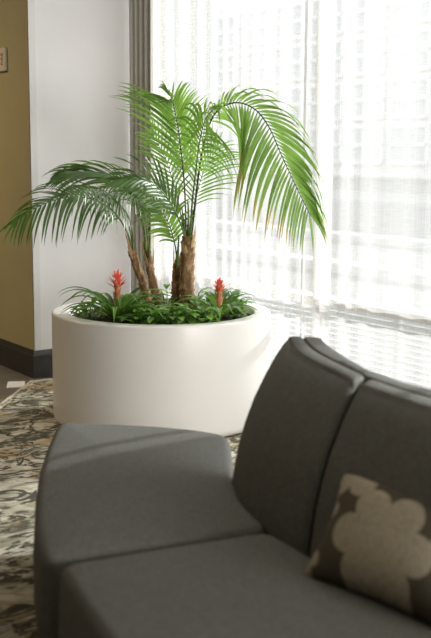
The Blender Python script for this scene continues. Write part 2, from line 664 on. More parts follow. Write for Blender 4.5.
# window wall: short solid end behind the viewer, header and glazing
WY0, WY1 = -2.58, WALLY
bm = bmesh.new()
box(bm, WX - 0.12, WX + 0.12, -3.2, WY0, 0.0, HC)
box(bm, WX - 0.12, WX + 0.12, WY0, WY1, 2.80, HC)
o = link_bm('wall_window', bm, M['white_wall']); struct(o)
# glazing bays
ys = [WY1, 5.75, 4.56, 3.37, 2.18, 0.99, -0.20, -1.39, WY0]
wroot = bpy.data.objects.new('window_1', None)
COL.objects.link(wroot)
wroot['kind'] = 'structure'
bm = bmesh.new()
for y in ys[1:-1]:
    box(bm, WX - 0.05, WX + 0.05, y - 0.016, y + 0.016, 0.05, 2.78)
box(bm, WX - 0.05, WX + 0.05, WY1 - 0.06, WY1, 0.05, 2.78)
box(bm, WX - 0.05, WX + 0.05, WY0, WY0 + 0.06, 0.05, 2.78)
box(bm, WX - 0.06, WX + 0.06, WY0, WY1, 0.0, 0.06)
box(bm, WX - 0.06, WX + 0.06, WY0, WY1, 2.74, 2.80)
link_bm('window_frame', bm, M['frame'], wroot)
bm = bmesh.new()
box(bm, WX - 0.055, WX + 0.055, WY0, WY1, 0.600, 0.640)
link_bm('window_rail', bm, M['frame'], wroot)
bm = bmesh.new()
box(bm, WX + 0.004, WX + 0.010, WY0 + 0.01, WY1 - 0.01, 0.04, 2.76)
link_bm('window_pane', bm, M['glass'], wroot)

bm = bmesh.new()  # made-up frame round the rear fill light, set on a solid wall
for (a, b, c, d) in ((1.68, 1.74, 0.54, 2.76), (3.46, 3.52, 0.54, 2.76), (1.74, 3.46, 0.54, 0.60), (1.74, 3.46, 2.70, 2.76)):
    box(bm, a, b, -3.0, -2.92, c, d)
o = link_bm('rear_fill_frame', bm, M['frame']); struct(o)

# corner guard on the white side of the pillar corner
bm = bmesh.new()
box(bm, OLX - 0.003, OLX + 0.045, WALLY - 0.004, WALLY, 0.175, HC)
box(bm, OLX - 0.003, OLX, WALLY - 0.004, WALLY + 0.002, 0.175, HC)
o = link_bm('trim_1', bm, M['corner']); struct(o)


def baseboard(name, x0, x1, y0, y1, facing):
    """dark board with a sloped cap; facing '-x' or '-y'"""
    bm = bmesh.new()
    h = 0.175
    prof = [(0.0, 0.0), (0.020, 0.0), (0.020, h - 0.032), (0.016, h - 0.028), (0.005, h), (0.0, h)]
    ends = []
    for end in (0, 1):
        vs = []
        for (dd, z) in prof:
            if facing == '-x':
                y = (y0 - dd) if end == 0 else y1
                vs.append(bm.verts.new((x0 - dd, y, z)))
            else:
                x = (x0 - dd) if end == 0 else x1
                vs.append(bm.verts.new((x, y0 - dd, z)))
        ends.append(vs)
    n = len(prof)
    for k in range(n):
        bm.faces.new((ends[0][k], ends[0][(k + 1) % n], ends[1][(k + 1) % n], ends[1][k]))
    bm.faces.new(ends[0][::-1])
    bm.faces.new(ends[1])
    bmesh.ops.recalc_face_normals(bm, faces=bm.faces)
    return struct(link_bm(name, bm, M['base']))


baseboard('baseboard_pillar', OLX, WX - 0.07, WALLY, WALLY, '-y')
baseboard('baseboard_olive', OLX, OLX, WALLY, 8.9, '-x')

# carpet: its bound edge runs off ahead of the viewer, planks show left of it
e1, e2 = G(10, 400, 0.0), G(33.5, 382, 0.0)
dr = (e2 - e1).normalized()
A = e1 - dr * 6.5
pt = lambda v: C(v.x, v.y)
Bq = e1 + dr * ((e2 - e1).length)
poly = [pt(A), pt(Bq)]
pA = poly[0]
pB = poly[1]
pB.y = min(pB.y, WALLY - 0.03)
outline = [pA, pB, Vector((3.50, WALLY - 0.03, 0)), Vector((3.50, -1.0, 0)), Vector((pA.x + 0.2, -1.0, 0))]
bm = bmesh.new()
vs = [bm.verts.new((p.x, p.y, 0.010)) for p in outline]
f = bm.faces.new(vs)
if f.normal.z < 0:
    f.normal_flip()
r = bmesh.ops.extrude_face_region(bm, geom=[f])
for v in [g for g in r['geom'] if isinstance(g, bmesh.types.BMVert)]:
    v.co.z = 0.001
bmesh.ops.recalc_face_normals(bm, faces=bm.faces)
rug = link_bm('area_rug', bm, M['rug'])
tag(rug, 'distressed patterned rug in cream, charcoal and ochre under the sofa and planter', 'rug')
bm = bmesh.new()
nrm = (pB - pA).normalized().cross(Vector((0, 0, 1)))
w = 0.016
q = [pA, pB, pB - nrm * w, pA - nrm * w]
vs = [bm.verts.new((p.x, p.y, z)) for z in (0.001, 0.012) for p in q]
for a in ((3, 2, 1, 0), (4, 5, 6, 7), (0, 1, 5, 4), (1, 2, 6, 5), (2, 3, 7, 6), (3, 0, 4, 7)):
    bm.faces.new([vs[i] for i in a])
bmesh.ops.recalc_face_normals(bm, faces=bm.faces)
ob = link_bm('binding', bm, M['rug_edge'], rug)
ob['label'] = 'pale binding strip along the rug edge'

# white card on the planks
c4 = [G(8, 382.6, 0.0), G(25, 382.0, 0.0), G(24.5, 387.6, 0.0), G(6.5, 388.6, 0.0)]
bm = bmesh.new()
bot = [bm.verts.new(C(p.x, p.y, 0.0015)) for p in c4]
top = [bm.verts.new(C(p.x, p.y, 0.006)) for p in c4]
bm.faces.new(top)
bm.faces.new(bot[::-1])
for k in range(4):
    bm.faces.new((bot[k], bot[(k + 1) % 4], top[(k + 1) % 4], top[k]))
bmesh.ops.recalc_face_normals(bm, faces=bm.faces)
tag(link_bm('floor_card', bm, M['card']), 'small flat white card lying on the grey plank floor near the baseboard', 'card')

# alarm plate on the olive wall
al = empty('fire_alarm', (OLX, 6.61, 2.01), 'cream wall alarm with red lettering on the olive wall', 'alarm')
boxobj('housing', (OLX - 0.022, OLX - 0.001, 6.525, 6.695, 1.918, 2.063), M['alarm'], al, 0.006)
boxobj('strobe_lens', (OLX - 0.034, OLX - 0.021, 6.64, 6.685, 1.938, 2.043), M['lens'], al, 0.005)
fc = bpy.data.curves.new('lettering', 'FONT')
fc.body = 'FIRE'
fc.size = 0.042
fc.extrude = 0.0008
fc.align_x = 'CENTER'
fc.align_y = 'CENTER'
fc.materials.append(M['red'])
tmp = bpy.data.objects.new('lettering_curve', fc)
COL.objects.link(tmp)
dg = bpy.context.evaluated_depsgraph_get()
lme = bpy.data.meshes.new_from_object(tmp.evaluated_get(dg))
bpy.data.objects.remove(tmp)
lt = bpy.data.objects.new('lettering', lme)
COL.objects.link(lt)
lt.parent = al
# reads upwards on the face that looks into the room (-X)
Rm = Matrix(((0, 0, -1), (0, -1, 0), (-1, 0, 0))).transposed()
rx, ry = Vector((0, 0, 1)), Vector((0, 1, 0))
rz = rx.cross(ry)
lt.matrix_local = Matrix.Translation(Vector((-0.0232, -0.050, -0.019))) @ Matrix((rx, ry, rz)).transposed().to_4x4()
lt['label'] = 'red lettering'


# ------------------------------------------------------------------ curtains
def curtain(name, y0, y1, x, amp, wl, mat, seed, z0=0.02, z1=2.78, jitter=0.35, thick=0.0, skew=0.0):
    rnd = random.Random(seed)
    n = int(abs(y1 - y0) / wl * 16)
    rows = 10
    phase = 0.0
    ph = []
    amps = []
    a_cur = 1.0
    for i in range(n + 1):
        t = i / n
        k = 1 + jitter * math.sin(t * abs(y1 - y0) * 3.1 + seed) + jitter * 0.7 * math.sin(t * abs(y1 - y0) * 7.7 + seed * 2.3)
        phase += 2 * PI / 16 * max(0.35, k)
        ph.append(phase)
        amps.append(amp * (0.75 + 0.45 * math.sin(t * abs(y1 - y0) * 4.3 + seed * 1.7)))
    bm = bmesh.new()
    grid = []
    for j in range(rows + 1):
        z = z0 + (z1 - z0) * j / rows
        row = []
        s = 1 - j / rows
        for i in range(n + 1):
            t = i / n
            y = y0 + (y1 - y0) * t
            w1 = math.sin(ph[i] + 0.25 * s * math.sin(seed + t * 9))
            dx = amps[i] * (w1 + 0.18 * math.sin(2 * ph[i] + 1.0)) * (0.8 + 0.35 * s)
            dy = amps[i] * 0.55 * math.sin(2 * ph[i]) * (0.6 + 0.4 * s)
            row.append(bm.verts.new((x + dx, y + dy, z)))
        grid.append(row)
    for j in range(rows):
        for i in range(n):
            bm.faces.new((grid[j][i], grid[j][i + 1], grid[j + 1][i + 1], grid[j + 1][i]))
    o = link_bm(name, bm, mat, smooth=True)
    if thick:
        md = o.modifiers.new('cloth_thickness', 'SOLIDIFY')
        md.thickness = thick
    return o


tag(curtain('drape', 6.185, 5.88, 3.465, 0.024, 0.068, M['drape'], 3, jitter=0.25, thick=0.004), 'heavy taupe drape gathered in tight folds beside the white pillar', 'curtain')
tag(curtain('drape', 3.215, 2.80, 3.50, 0.035, 0.10, M['drape'], 8, jitter=0.25, thick=0.004), 'unseen taupe drape added beside the sofa to shade the near part of the seat', 'curtain')  # out of view, added to keep sun off the nearer seat
SHX = 3.60
labs = ['sheer white curtain panel beside the taupe drape, behind the palm crowns',
        'sheer white curtain panel at the right side of the photo above the sofa back']
for k, (a, b, x) in enumerate(((6.13, 4.30, 3.592), (4.52, 2.4, 3.655))):
    tag(curtain('sheer_curtain', a, b, x, 0.022, 0.15, M['sheer'], 11 + 5 * k), labs[k], 'curtain', 'sheer curtains on the window')
tr_ = empty('curtain_track', (SHX, 3.0, 2.79), 'white ceiling curtain track above the sheers', 'curtain track')
boxobj('rail', (SHX - 0.015, SHX + 0.015, 2.4, 6.15, 2.782, 2.80), M['frame'], tr_)
boxobj('rail', (3.50, 3.53, 5.7, 6.15, 2.782, 2.80), M['frame'], tr_)

# ------------------------------------------------------------------ outside
o = boxobj('ground', (3.90, 120, -60, 120, -0.25, -0.10), M['paving']); struct(o)
for k, x in enumerate((9.0, 12.5, 24.0, 27.0)):
    o = boxobj('trim_%d' % (k + 2), (x, x + 0.35, -60, 120, -0.10, 0.03), M['kerb']); struct(o)
bl = empty('office_building', (52, 30, -0.1), 'pale office building with grid windows seen faintly through the sheers', 'building')
boxobj('wall', (52, 60, -45, 110, -0.1, 13.5), M['facade'], bl)
bmg = bmesh.new()
bmf = bmesh.new()
for fl in range(4):
    z0 = 0.9 + fl * 3.1
    for kk in range(34):
        y0 = -40 + kk * 4.4
        box(bmg, 51.9, 52.0, y0, y0 + 3.6, z0, z0 + 2.5)
        for yy in (y0, y0 + 1.8, y0 + 3.6):
            box(bmf, 51.80, 51.93, yy - 0.09, yy + 0.09, z0, z0 + 2.5)
        for zz in (z0, z0 + 1.25, z0 + 2.5):
            box(bmf, 51.80, 51.93, y0 - 0.1, y0 + 3.7, zz - 0.08, zz + 0.08)
gp = link_bm('window_band', bmg, M['facade_glass'], bl)
link_bm('window_frame', bmf, M['facade_frame'], bl)
# low slatted screen on the terrace right outside
sc = empty('terrace_screen', (4.55, 3.0, -0.1), 'low grey slatted screen standing outside the window', 'screen')
bm = bmesh.new()
for k in range(14):
    box(bm, 4.54, 4.565, -0.3, 6.6, -0.04 + k * 0.038, -0.026 + k * 0.038)
link_bm('slats', bm, M['railing'], sc)
for y in (-0.3, 1.4, 3.1, 4.8, 6.5):
    boxobj('post', (4.565, 4.605, y, y + 0.04, -0.10, 0.50), M['railing'], sc)

# ------------------------------------------------------------------ planter
PC2 = Vector(((161.2 - CXP) / FPX * 5.66, 5.66))
pc = C(PC2.x, PC2.y)
PR, PH = 0.577, 0.588
pl = empty('round_planter', (pc.x, pc.y, 0.010), 'large round white planter holding the palms beside the window', 'planter')
bm = bmesh.new()
prof = [(0, 0.012), (PR - 0.06, 0.012)]
for k in range(7):
    a = k / 6 * PI / 2
    prof.append((PR - 0.042 + 0.042 * math.sin(a), 0.054 - 0.042 * math.cos(a)))
prof += [(PR, 0.2), (PR, 0.4)]
for k in range(5):
    a = k / 4 * PI / 2
    prof.append((PR - 0.010 + 0.010 * math.cos(a), PH - 0.010 + 0.010 * math.sin(a)))
RI = PR - 0.088
for k in range(5):
    a = k / 4 * PI / 2
    prof.append((RI + 0.010 - 0.010 * math.sin(a), PH - 0.010 + 0.010 * math.cos(a)))
prof += [(RI, PH - 0.12), (0, PH - 0.12)]
lathe(bm, prof, pc, 128)
bmesh.ops.recalc_face_normals(bm, faces=bm.faces)
sh = link_bm('shell', bm, M['planter'], pl, smooth=True)
SOIL = PH - 0.035
rnd = random.Random(5)
bm = bmesh.new()
prof = [(RI - 0.001, PH - 0.11), (RI - 0.001, SOIL - 0.004)] + [(RI * k / 12, SOIL) for k in range(11, -1, -1)]
lathe(bm, prof, pc, 72)
for v in bm.verts:
    d = (Vector((v.co.x, v.co.y)) - Vector((pc.x, pc.y))).length
    if v.co.z > PH - 0.1 and d < RI - 0.02:
        v.co.z += rnd.uniform(-0.006, 0.010) + 0.012 * (1 - (d / RI) ** 2)
bmesh.ops.recalc_face_normals(bm, faces=bm.faces)
link_bm('soil', bm, M['soil'], pl, smooth=True)


# ------------------------------------------------------------------ plants
def blade(bm, uvl, root, direc, side, length, width, droop, nseg=7, fold=0.18, prof=None, curl=0.0, mi=0):
    """one strap leaf: starts along direc, bends towards the ground by droop"""
    p = root.copy()
    d = direc.normalized()
    s = side.normalized()
    prev = None
    g = Vector((0, 0, -1))
    for i in range(nseg + 1):
        t = i / nseg
        wv = prof(t) if prof else (min(1.0, t * 6 + 0.25) * (1 - t ** 2.2) ** 0.8)
        wv = max(wv, 0.03) * width
        n = s.cross(d)
        if n.length < 1e-6:
            n = Vector((0, 0, 1))
        n.normalize()
        s2 = d.cross(n).normalized()
        a = bm.verts.new(p - s2 * wv * 0.5 + n * wv * fold)
        b = bm.verts.new(p)
        c = bm.verts.new(p + s2 * wv * 0.5 + n * wv * fold)
        cur = (a, b, c, t)
        if prev:
            for (q0, q1, u0, u1) in ((0, 1, 0.0, 0.5), (1, 2, 0.5, 1.0)):
                f = bm.faces.new((prev[q0], prev[q1], cur[q1], cur[q0]))
                f.smooth = True
                f.material_index = mi
                for lp, uvv in zip(f.loops, ((u0, prev[3]), (u1, prev[3]), (u1, t), (u0, t))):
                    lp[uvl].uv = uvv
        prev = cur
        p = p + d * (length / nseg)
        d = (d + g * (droop / nseg) * (0.5 + t) + s * curl / nseg).normalized()


def frond(parent, pts, bare, n, lmax, width, normal, mat, droop=0.9, fwd=0.9, seed=0, rr=0.006, pet=None, left=1.0, right=1.0, rach=None, lab=None, fl=1.0, fr=1.0, jit=0.12, dl=1.0, dr=1.0):
    """pts: list of (px, py, y) surveyed along the midrib; normal in camera axes"""
    rnd = random.Random(seed)
    c = cr_spline([P(*q) for q in pts], 60)
    c = [C(*p) for p in c]
    nv = Cd(*normal).normalized()
    bm = bmesh.new()
    uvl = bm.loops.layers.uv.new('UVMap')
    for i in range(n):
        t = bare + (1 - bare) * (i + 0.5) / n
        k = t * 59
        a = int(min(k, 58))
        p = c[a].lerp(c[a + 1], k - a)
        T = (c[min(a + 2, 59)] - c[max(a - 1, 0)]).normalized()
        S = T.cross(nv).normalized()
        u = (t - bare) / (1 - bare)
        ln = lmax * (0.45 + 0.55 * math.sin(min(1.0, u / 0.45) * PI / 2)) * (1 - 0.62 * max(0, (u - 0.45) / 0.55) ** 1.5)
        for sd, amt, fm, dm in ((1, right, fr, dr), (-1, left, fl, dl)):
            if amt <= 0:
                continue
            ff = fwd * fm * (0.75 + 1.3 * u ** 2) + rnd.uniform(-jit, jit)
            d = (S * sd + T * ff + nv * (0.25 + rnd.uniform(-jit, jit))).normalized()
            if fm > 2.0:
                amt = amt * min(1.15, 0.35 + 1.5 * u)
            l2 = ln * amt * rnd.uniform(0.88, 1.06)
            blade(bm, uvl, p, d, T, l2, width * rnd.uniform(0.85, 1.1) * (0.6 + 0.4 * min(1, ln / lmax)), droop * dm * rnd.uniform(0.8, 1.25), 8, 0.16)
    # terminal pair
    T = (c[-1] - c[-3]).normalized()
    S = T.cross(nv).normalized()
    for sd in (-1, 1):
        blade(bm, uvl, c[-1], (T + S * sd * 0.3).normalized(), S, lmax * 0.4, width * 0.8, droop, 6)
    o = link_bm('frond', bm, mat, parent)
    if lab:
        o['label'] = lab
    bm = bmesh.new()
    tube(bm, c, [rr * (1 - 0.75 * i / 59) for i in range(60)], 6)
    r = link_bm('midrib', bm, rach or M['petiole'], None, smooth=True)
    r.parent = o
    r.data.transform(parent.matrix_basis.inverted())
    return o


def trunk(parent, pts, r0, r1, seed):
    """ragged ringed stem"""
    rnd = random.Random(seed)
    c = [C(*p) for p in cr_spline([P(*q) for q in pts], 40)]
    c[0].z = min(c[0].z, SOIL - 0.02)
    rad = []
    for i in range(40):
        t = i / 39
        r = r0 + (r1 - r0) * t
        if i % 6 == 0:
            r *= 1.16
        r *= rnd.uniform(0.94, 1.07)
        rad.append(r)
    bm = bmesh.new()
    tube(bm, c, rad, 14)
    for v in bm.verts:
        v.co += Vector((rnd.uniform(-1, 1), rnd.uniform(-1, 1), rnd.uniform(-1, 1))) * r0 * 0.06
    o = link_bm('trunk', bm, M['bark'], parent, smooth=True)
    # frayed dry sheath strips wrapping the top
    bm = bmesh.new()
    uvl = bm.loops.layers.uv.new('UVMap')
    top = c[-1]
    T = (c[-1] - c[-5]).normalized()
    for k in range(9):
        a = k / 9 * 2 * PI + rnd.uniform(-.3, .3)
        rd = Vector((math.cos(a), math.sin(a), 0))
        i = rnd.randint(20, 36)
        blade(bm, uvl, c[i] + rd * r1 * 0.95, (T + rd * rnd.uniform(0.02, 0.22)), T.cross(rd), rnd.uniform(0.05, 0.16), r1 * rnd.uniform(0.5, 1.0), 0.0, 4, -0.1)
    s = link_bm('sheath', bm, M['sheath'], None)
    s.parent = o
    s.data.transform(parent.matrix_basis.inverted())
    s['label'] = 'pale dry torn leaf sheaths'
    return c[-1]


YL = 5.60
pb = P(153, 309, YL)
palmL = empty('kentia_palm', C(pb.x, pb.y, SOIL), 'left potted palm with two leaning stems and drooping dark green fronds', 'palm', 'palms in the round planter')
trunk(palmL, [(150, 311, 5.60), (148, 303, 5.60), (142, 280, 5.60), (135, 262, 5.60), (131.5, 250, 5.60)], 0.025, 0.019, 1)
trunk(palmL, [(161, 313, 5.64), (158, 300, 5.64), (152, 278, 5.65), (148, 256, 5.66), (146, 242, 5.66)], 0.024, 0.018, 2)
UPV = (0.0, -0.45, 0.9)
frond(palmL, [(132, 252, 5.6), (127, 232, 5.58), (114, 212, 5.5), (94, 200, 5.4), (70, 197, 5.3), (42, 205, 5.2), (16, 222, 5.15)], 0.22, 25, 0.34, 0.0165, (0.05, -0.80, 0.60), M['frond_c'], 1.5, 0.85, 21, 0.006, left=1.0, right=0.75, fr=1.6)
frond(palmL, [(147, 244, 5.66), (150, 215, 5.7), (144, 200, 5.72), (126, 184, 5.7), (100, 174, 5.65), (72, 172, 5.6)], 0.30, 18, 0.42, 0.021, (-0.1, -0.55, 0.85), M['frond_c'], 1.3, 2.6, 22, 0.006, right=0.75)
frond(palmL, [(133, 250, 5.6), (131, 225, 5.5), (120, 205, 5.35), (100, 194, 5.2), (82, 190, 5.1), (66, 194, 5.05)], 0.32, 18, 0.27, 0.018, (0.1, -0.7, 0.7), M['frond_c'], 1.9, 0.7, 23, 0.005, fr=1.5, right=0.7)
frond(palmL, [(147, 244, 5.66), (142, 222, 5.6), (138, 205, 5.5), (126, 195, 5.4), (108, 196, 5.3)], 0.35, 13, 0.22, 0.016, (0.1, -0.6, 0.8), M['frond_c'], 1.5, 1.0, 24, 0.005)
# bare cut petioles
bm = bmesh.new()
for q in (((146, 252), (145, 235), (143, 222)), ((149, 258), (150, 236), (150, 216)), ((134, 256), (132, 240), (129, 226))):
    tube(bm, cr_spline([C(*P(a, b, 5.62)) for a, b in q], 10), [0.007 - 0.0004 * k for k in range(10)], 7)
link_bm('petiole', bm, M['petiole'], palmL, smooth=True)

pb = P(185, 311, 5.62)
palmR = empty('kentia_palm', C(pb.x, pb.y, SOIL), 'right potted palm with thick upright trunk, tall bright fronds and one arching right', 'palm', 'palms in the round planter')
trunk(palmR, [(187, 313, 5.60), (187, 300, 5.60), (187.5, 270, 5.60), (188, 250, 5.60), (188, 236, 5.60)], 0.038, 0.033, 3)
trunk(palmR, [(176, 311, 5.66), (176.5, 300, 5.66), (176.5, 285, 5.66), (177, 270, 5.66), (177.5, 264, 5.66)], 0.027, 0.023, 4)
CAMV = (0.0, -1.0, 0.25)
# tall frond facing the viewer
frond(palmR, [(186, 240, 5.60), (185.5, 210, 5.60), (184, 180, 5.58), (181, 150, 5.54), (177.5, 125, 5.48), (173, 104, 5.38), (168, 91, 5.22)], 0.36, 29, 0.37, 0.0145, (0.0, -0.9, 0.35), M['frond_a'], 0.75, 1.5, 31, 0.006, rach=M['rachis'], left=1.2, right=0.72)
# the big arching one on the right
frond(palmR, [(191, 240, 5.60), (195, 205, 5.60), (200, 165, 5.60), (206, 135, 5.58), (214, 115, 5.52), (226, 105, 5.45), (241, 103, 5.38), (257, 111, 5.32), (270, 129, 5.28), (281, 154, 5.26), (294, 182, 5.24), (309, 213, 5.24)], 0.40, 44, 0.50, 0.0165, (0.15, -0.95, 0.2), M['frond_b'], 2.0, 0.55, 32, 0.0065, rach=M['petiole_dark'], right=1.0, left=0.72, fl=2.1, dl=0.9, jit=0.08)
# frond behind, arching to the right, lower
frond(palmR, [(189, 240, 5.66), (193, 215, 5.72), (198, 190, 5.78), (205, 168, 5.82), (216, 150, 5.84)], 0.36, 15, 0.30, 0.012, (0.1, -0.8, 0.4), M['frond_a'], 0.9, 1.0, 33, 0.005)
# left-leaning frond behind
frond(palmR, [(185, 240, 5.62), (181, 215, 5.66), (174, 185, 5.70), (165, 158, 5.72), (153, 135, 5.72)], 0.38, 14, 0.26, 0.013, (0.0, -0.9, 0.3), M['frond_a'], 0.6, 1.2, 34, 0.005, left=0.8)
# nearer one hanging over in the middle
frond(palmR, [(190, 240, 5.58), (192, 205, 5.52), (196, 170, 5.44), (200, 140, 5.34), (206, 118, 5.22), (216, 108, 5.08)], 0.42, 20, 0.38, 0.0165, (-0.1, -0.85, 0.5), M['frond_a'], 2.4, 0.6, 35, 0.006, left=0.75, fl=2.0, dl=1.3)
# short ones to the lower left
frond(palmR, [(177.5, 266, 5.66), (175, 245, 5.62), (168, 222, 5.58), (158, 208, 5.55), (148, 200, 5.5)], 0.30, 15, 0.22, 0.018, (0.1, -0.8, 0.5), M['frond_a'], 1.3, 1.0, 36, 0.005)
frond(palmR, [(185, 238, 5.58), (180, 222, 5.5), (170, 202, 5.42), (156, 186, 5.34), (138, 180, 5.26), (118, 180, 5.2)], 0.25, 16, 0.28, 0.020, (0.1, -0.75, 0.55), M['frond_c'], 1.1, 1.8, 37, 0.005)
bm = bmesh.new()
for q in (((186, 242), (184, 224), (182, 208)), ((190, 242), (192, 225), (193, 210)), ((188, 242), (188.5, 220), (188, 200)), ((177.5, 268), (178, 252), (179, 236))):
    tube(bm, cr_spline([C(*P(a, b, 5.60)) for a, b in q], 10), [0.009 - 0.0006 * k for k in range(10)], 7)
link_bm('petiole', bm, M['petiole'], palmR, smooth=True)


def bromeliad(px, py, y, hsp, nleaf, llen, seed, label, ytip):
    """rosette of strap leaves round an orange stem with a red bract crown"""
    rnd = random.Random(seed)
    b = P(px, py, y)
    base = C(b.x, b.y, SOIL)
    t = empty('bromeliad', base, label, 'flowering plant', 'red bromeliads in the planter')
    for k in range(nleaf):
        bm = bmesh.new()
        uvl = bm.loops.layers.uv.new('UVMap')
        a = k * 2.39996 + rnd.uniform(-.2, .2)
        rd = Vector((math.cos(a), math.sin(a), 0))
        el_ = rnd.uniform(1.0, 2.0) if k > nleaf * 0.4 else rnd.uniform(0.7, 1.1)
        ln = llen * rnd.uniform(0.75, 1.1)
        blade(bm, uvl, base + rd * 0.008 + Vector((0, 0, 0.01)), rd + Vector((0, 0, el_)), rd.cross(Vector((0, 0, 1))), ln, 0.032 * rnd.uniform(0.8, 1.1), 1.5 + el_ * 0.45, 12, 0.22,
              prof=lambda q: (0.75 + 0.35 * math.sin(min(q * 2, 1) * PI / 2)) * (1 - q ** 3) ** 0.9)
        link_bm('leaf', bm, M['strap'] if rnd.random() < 0.75 else M['strap_pale'], t)
    zt = P(px, ytip, y).z
    hs = zt - SOIL
    bm = bmesh.new()
    tube(bm, [base + Vector((0, 0, hs * k / 8)) for k in range(8)], 0.0085, 8)
    st = link_bm('flower_stem', bm, M['spike'], t, smooth=True)
    bm = bmesh.new()
    uvl = bm.loops.layers.uv.new('UVMap')
    for k in range(22):
        f = k / 22
        a = k * 2.39996
        rd = Vector((math.cos(a), math.sin(a), 0))
        z = hs * (0.25 + 0.45 * f)
        blade(bm, uvl, base + rd * 0.008 + Vector((0, 0, z)), rd * 0.28 + Vector((0, 0, 1)), rd.cross(Vector((0, 0, 1))), 0.055, 0.022, -0.1, 4, 0.25)
    link_bm('stem_bracts', bm, M['spike'], t)
    for k in range(22):
        bm = bmesh.new()
        uvl = bm.loops.layers.uv.new('UVMap')
        f = k / 22
        a = k * 2.39996 + 0.4
        rd = Vector((math.cos(a), math.sin(a), 0))
        z = hs * (0.66 + 0.20 * f)
        out = 0.95 * (1 - f) + 0.1
        blade(bm, uvl, base + rd * 0.005 + Vector((0, 0, z)), rd * out + Vector((0, 0, 0.75)), rd.cross(Vector((0, 0, 1))), hs * 0.26 * (1.0 - 0.15 * f), 0.017, -0.5 + 0.9 * (1 - f), 5, 0.25,
              prof=lambda q: (0.5 + q * 1.6) if q < 0.3 else (1 - ((q - 0.3) / 0.7) ** 1.6))
        link_bm('bract', bm, M['bract'], t)
    return t


bromeliad(117.5, 319, 5.42, 0.25, 30, 0.37, 41, 'larger red-flowered bromeliad with long arching leaves at the left of the planter', 272)
bromeliad(219, 319, 5.50, 0.22, 18, 0.28, 47, 'smaller red-flowered bromeliad with pale leaves at the right of the planter', 279)


def leafy(px, py, y, n, size, seed, label, hh=0.13):
    rnd = random.Random(seed)
    b = P(px, py, y)
    base = C(b.x, b.y, SOIL)
    t = empty('leafy_plant', base, label, 'plant', 'glossy green plants filling the planter')
    bs = bmesh.new()
    bm = bmesh.new()
    uvl = bm.loops.layers.uv.new('UVMap')
    for k in range(n):
        a = rnd.uniform(0, 2 * PI)
        rd = Vector((math.cos(a), math.sin(a), 0))
        rr = rnd.uniform(0.01, 0.075)
        h = hh * (rnd.uniform(0.25, 1.0)) * (1 - rr * 4.5)
        tip = base + rd * rr + Vector((0, 0, h))
        tube(bs, [base + rd * 0.004, base + rd * rr * 0.5 + Vector((0, 0, h * 0.65)), tip], 0.0018, 4)
        blade(bm, uvl, tip, rd + Vector((0, 0, rnd.uniform(0.0, 0.8))), rd.cross(Vector((0, 0, 1))), size * rnd.uniform(0.7, 1.2), size * rnd.uniform(0.45, 0.62), 1.2, 5, 0.14,
              prof=lambda q: max(0.05, math.sin(PI * min(1, q * 0.93 + 0.05)) ** 0.75))
    link_bm('foliage', bm, M['cover'], t)
    link_bm('stem', bs, M['petiole'], t)


spots = [
    (142, 325, 5.30, 'low glossy plant right of the larger bromeliad at the front rim'),
    (157, 326, 5.28, 'low glossy plant at the front rim before the left palm stems'),
    (172, 326, 5.27, 'low glossy plant at the front rim below the smaller right trunk'),
    (187, 326, 5.29, 'low glossy plant at the front rim before the thick right trunk'),
    (203, 325, 5.32, 'low glossy plant at the front rim left of the smaller bromeliad'),
    (150, 319, 5.42, 'glossy plant round the foot of the left palm stems'),
    (168, 320, 5.44, 'glossy plant between the two palms in the middle of the planter'),
    (198, 320, 5.48, 'glossy plant right of the thick trunk behind the front row'),
    (166, 309, 5.72, 'glossy plant behind the gap between the two palms'),
    (196, 311, 5.78, 'taller glossy plant just behind the thick right trunk'),
    (214, 312, 5.72, 'glossy plant behind the smaller bromeliad'),
    (232, 309, 5.70, 'glossy plant at the right inner rim behind the smaller bromeliad'),
    (236, 317, 5.56, 'low glossy plant at the right inner rim beside the smaller bromeliad'),
    (92, 318, 5.50, 'low glossy plant at the left inner rim beneath the larger bromeliad leaves'),
    (132, 316, 5.56, 'glossy plant behind and right of the larger bromeliad'),
]
for k, (a, b, y, lab) in enumerate(spots):
    leafy(a, b, y, 30, 0.072, 60 + k, lab, 0.105 if b > 315 else 0.155)

# ------------------------------------------------------------------ sofa
SZ = 0.43
TZ = 0.80


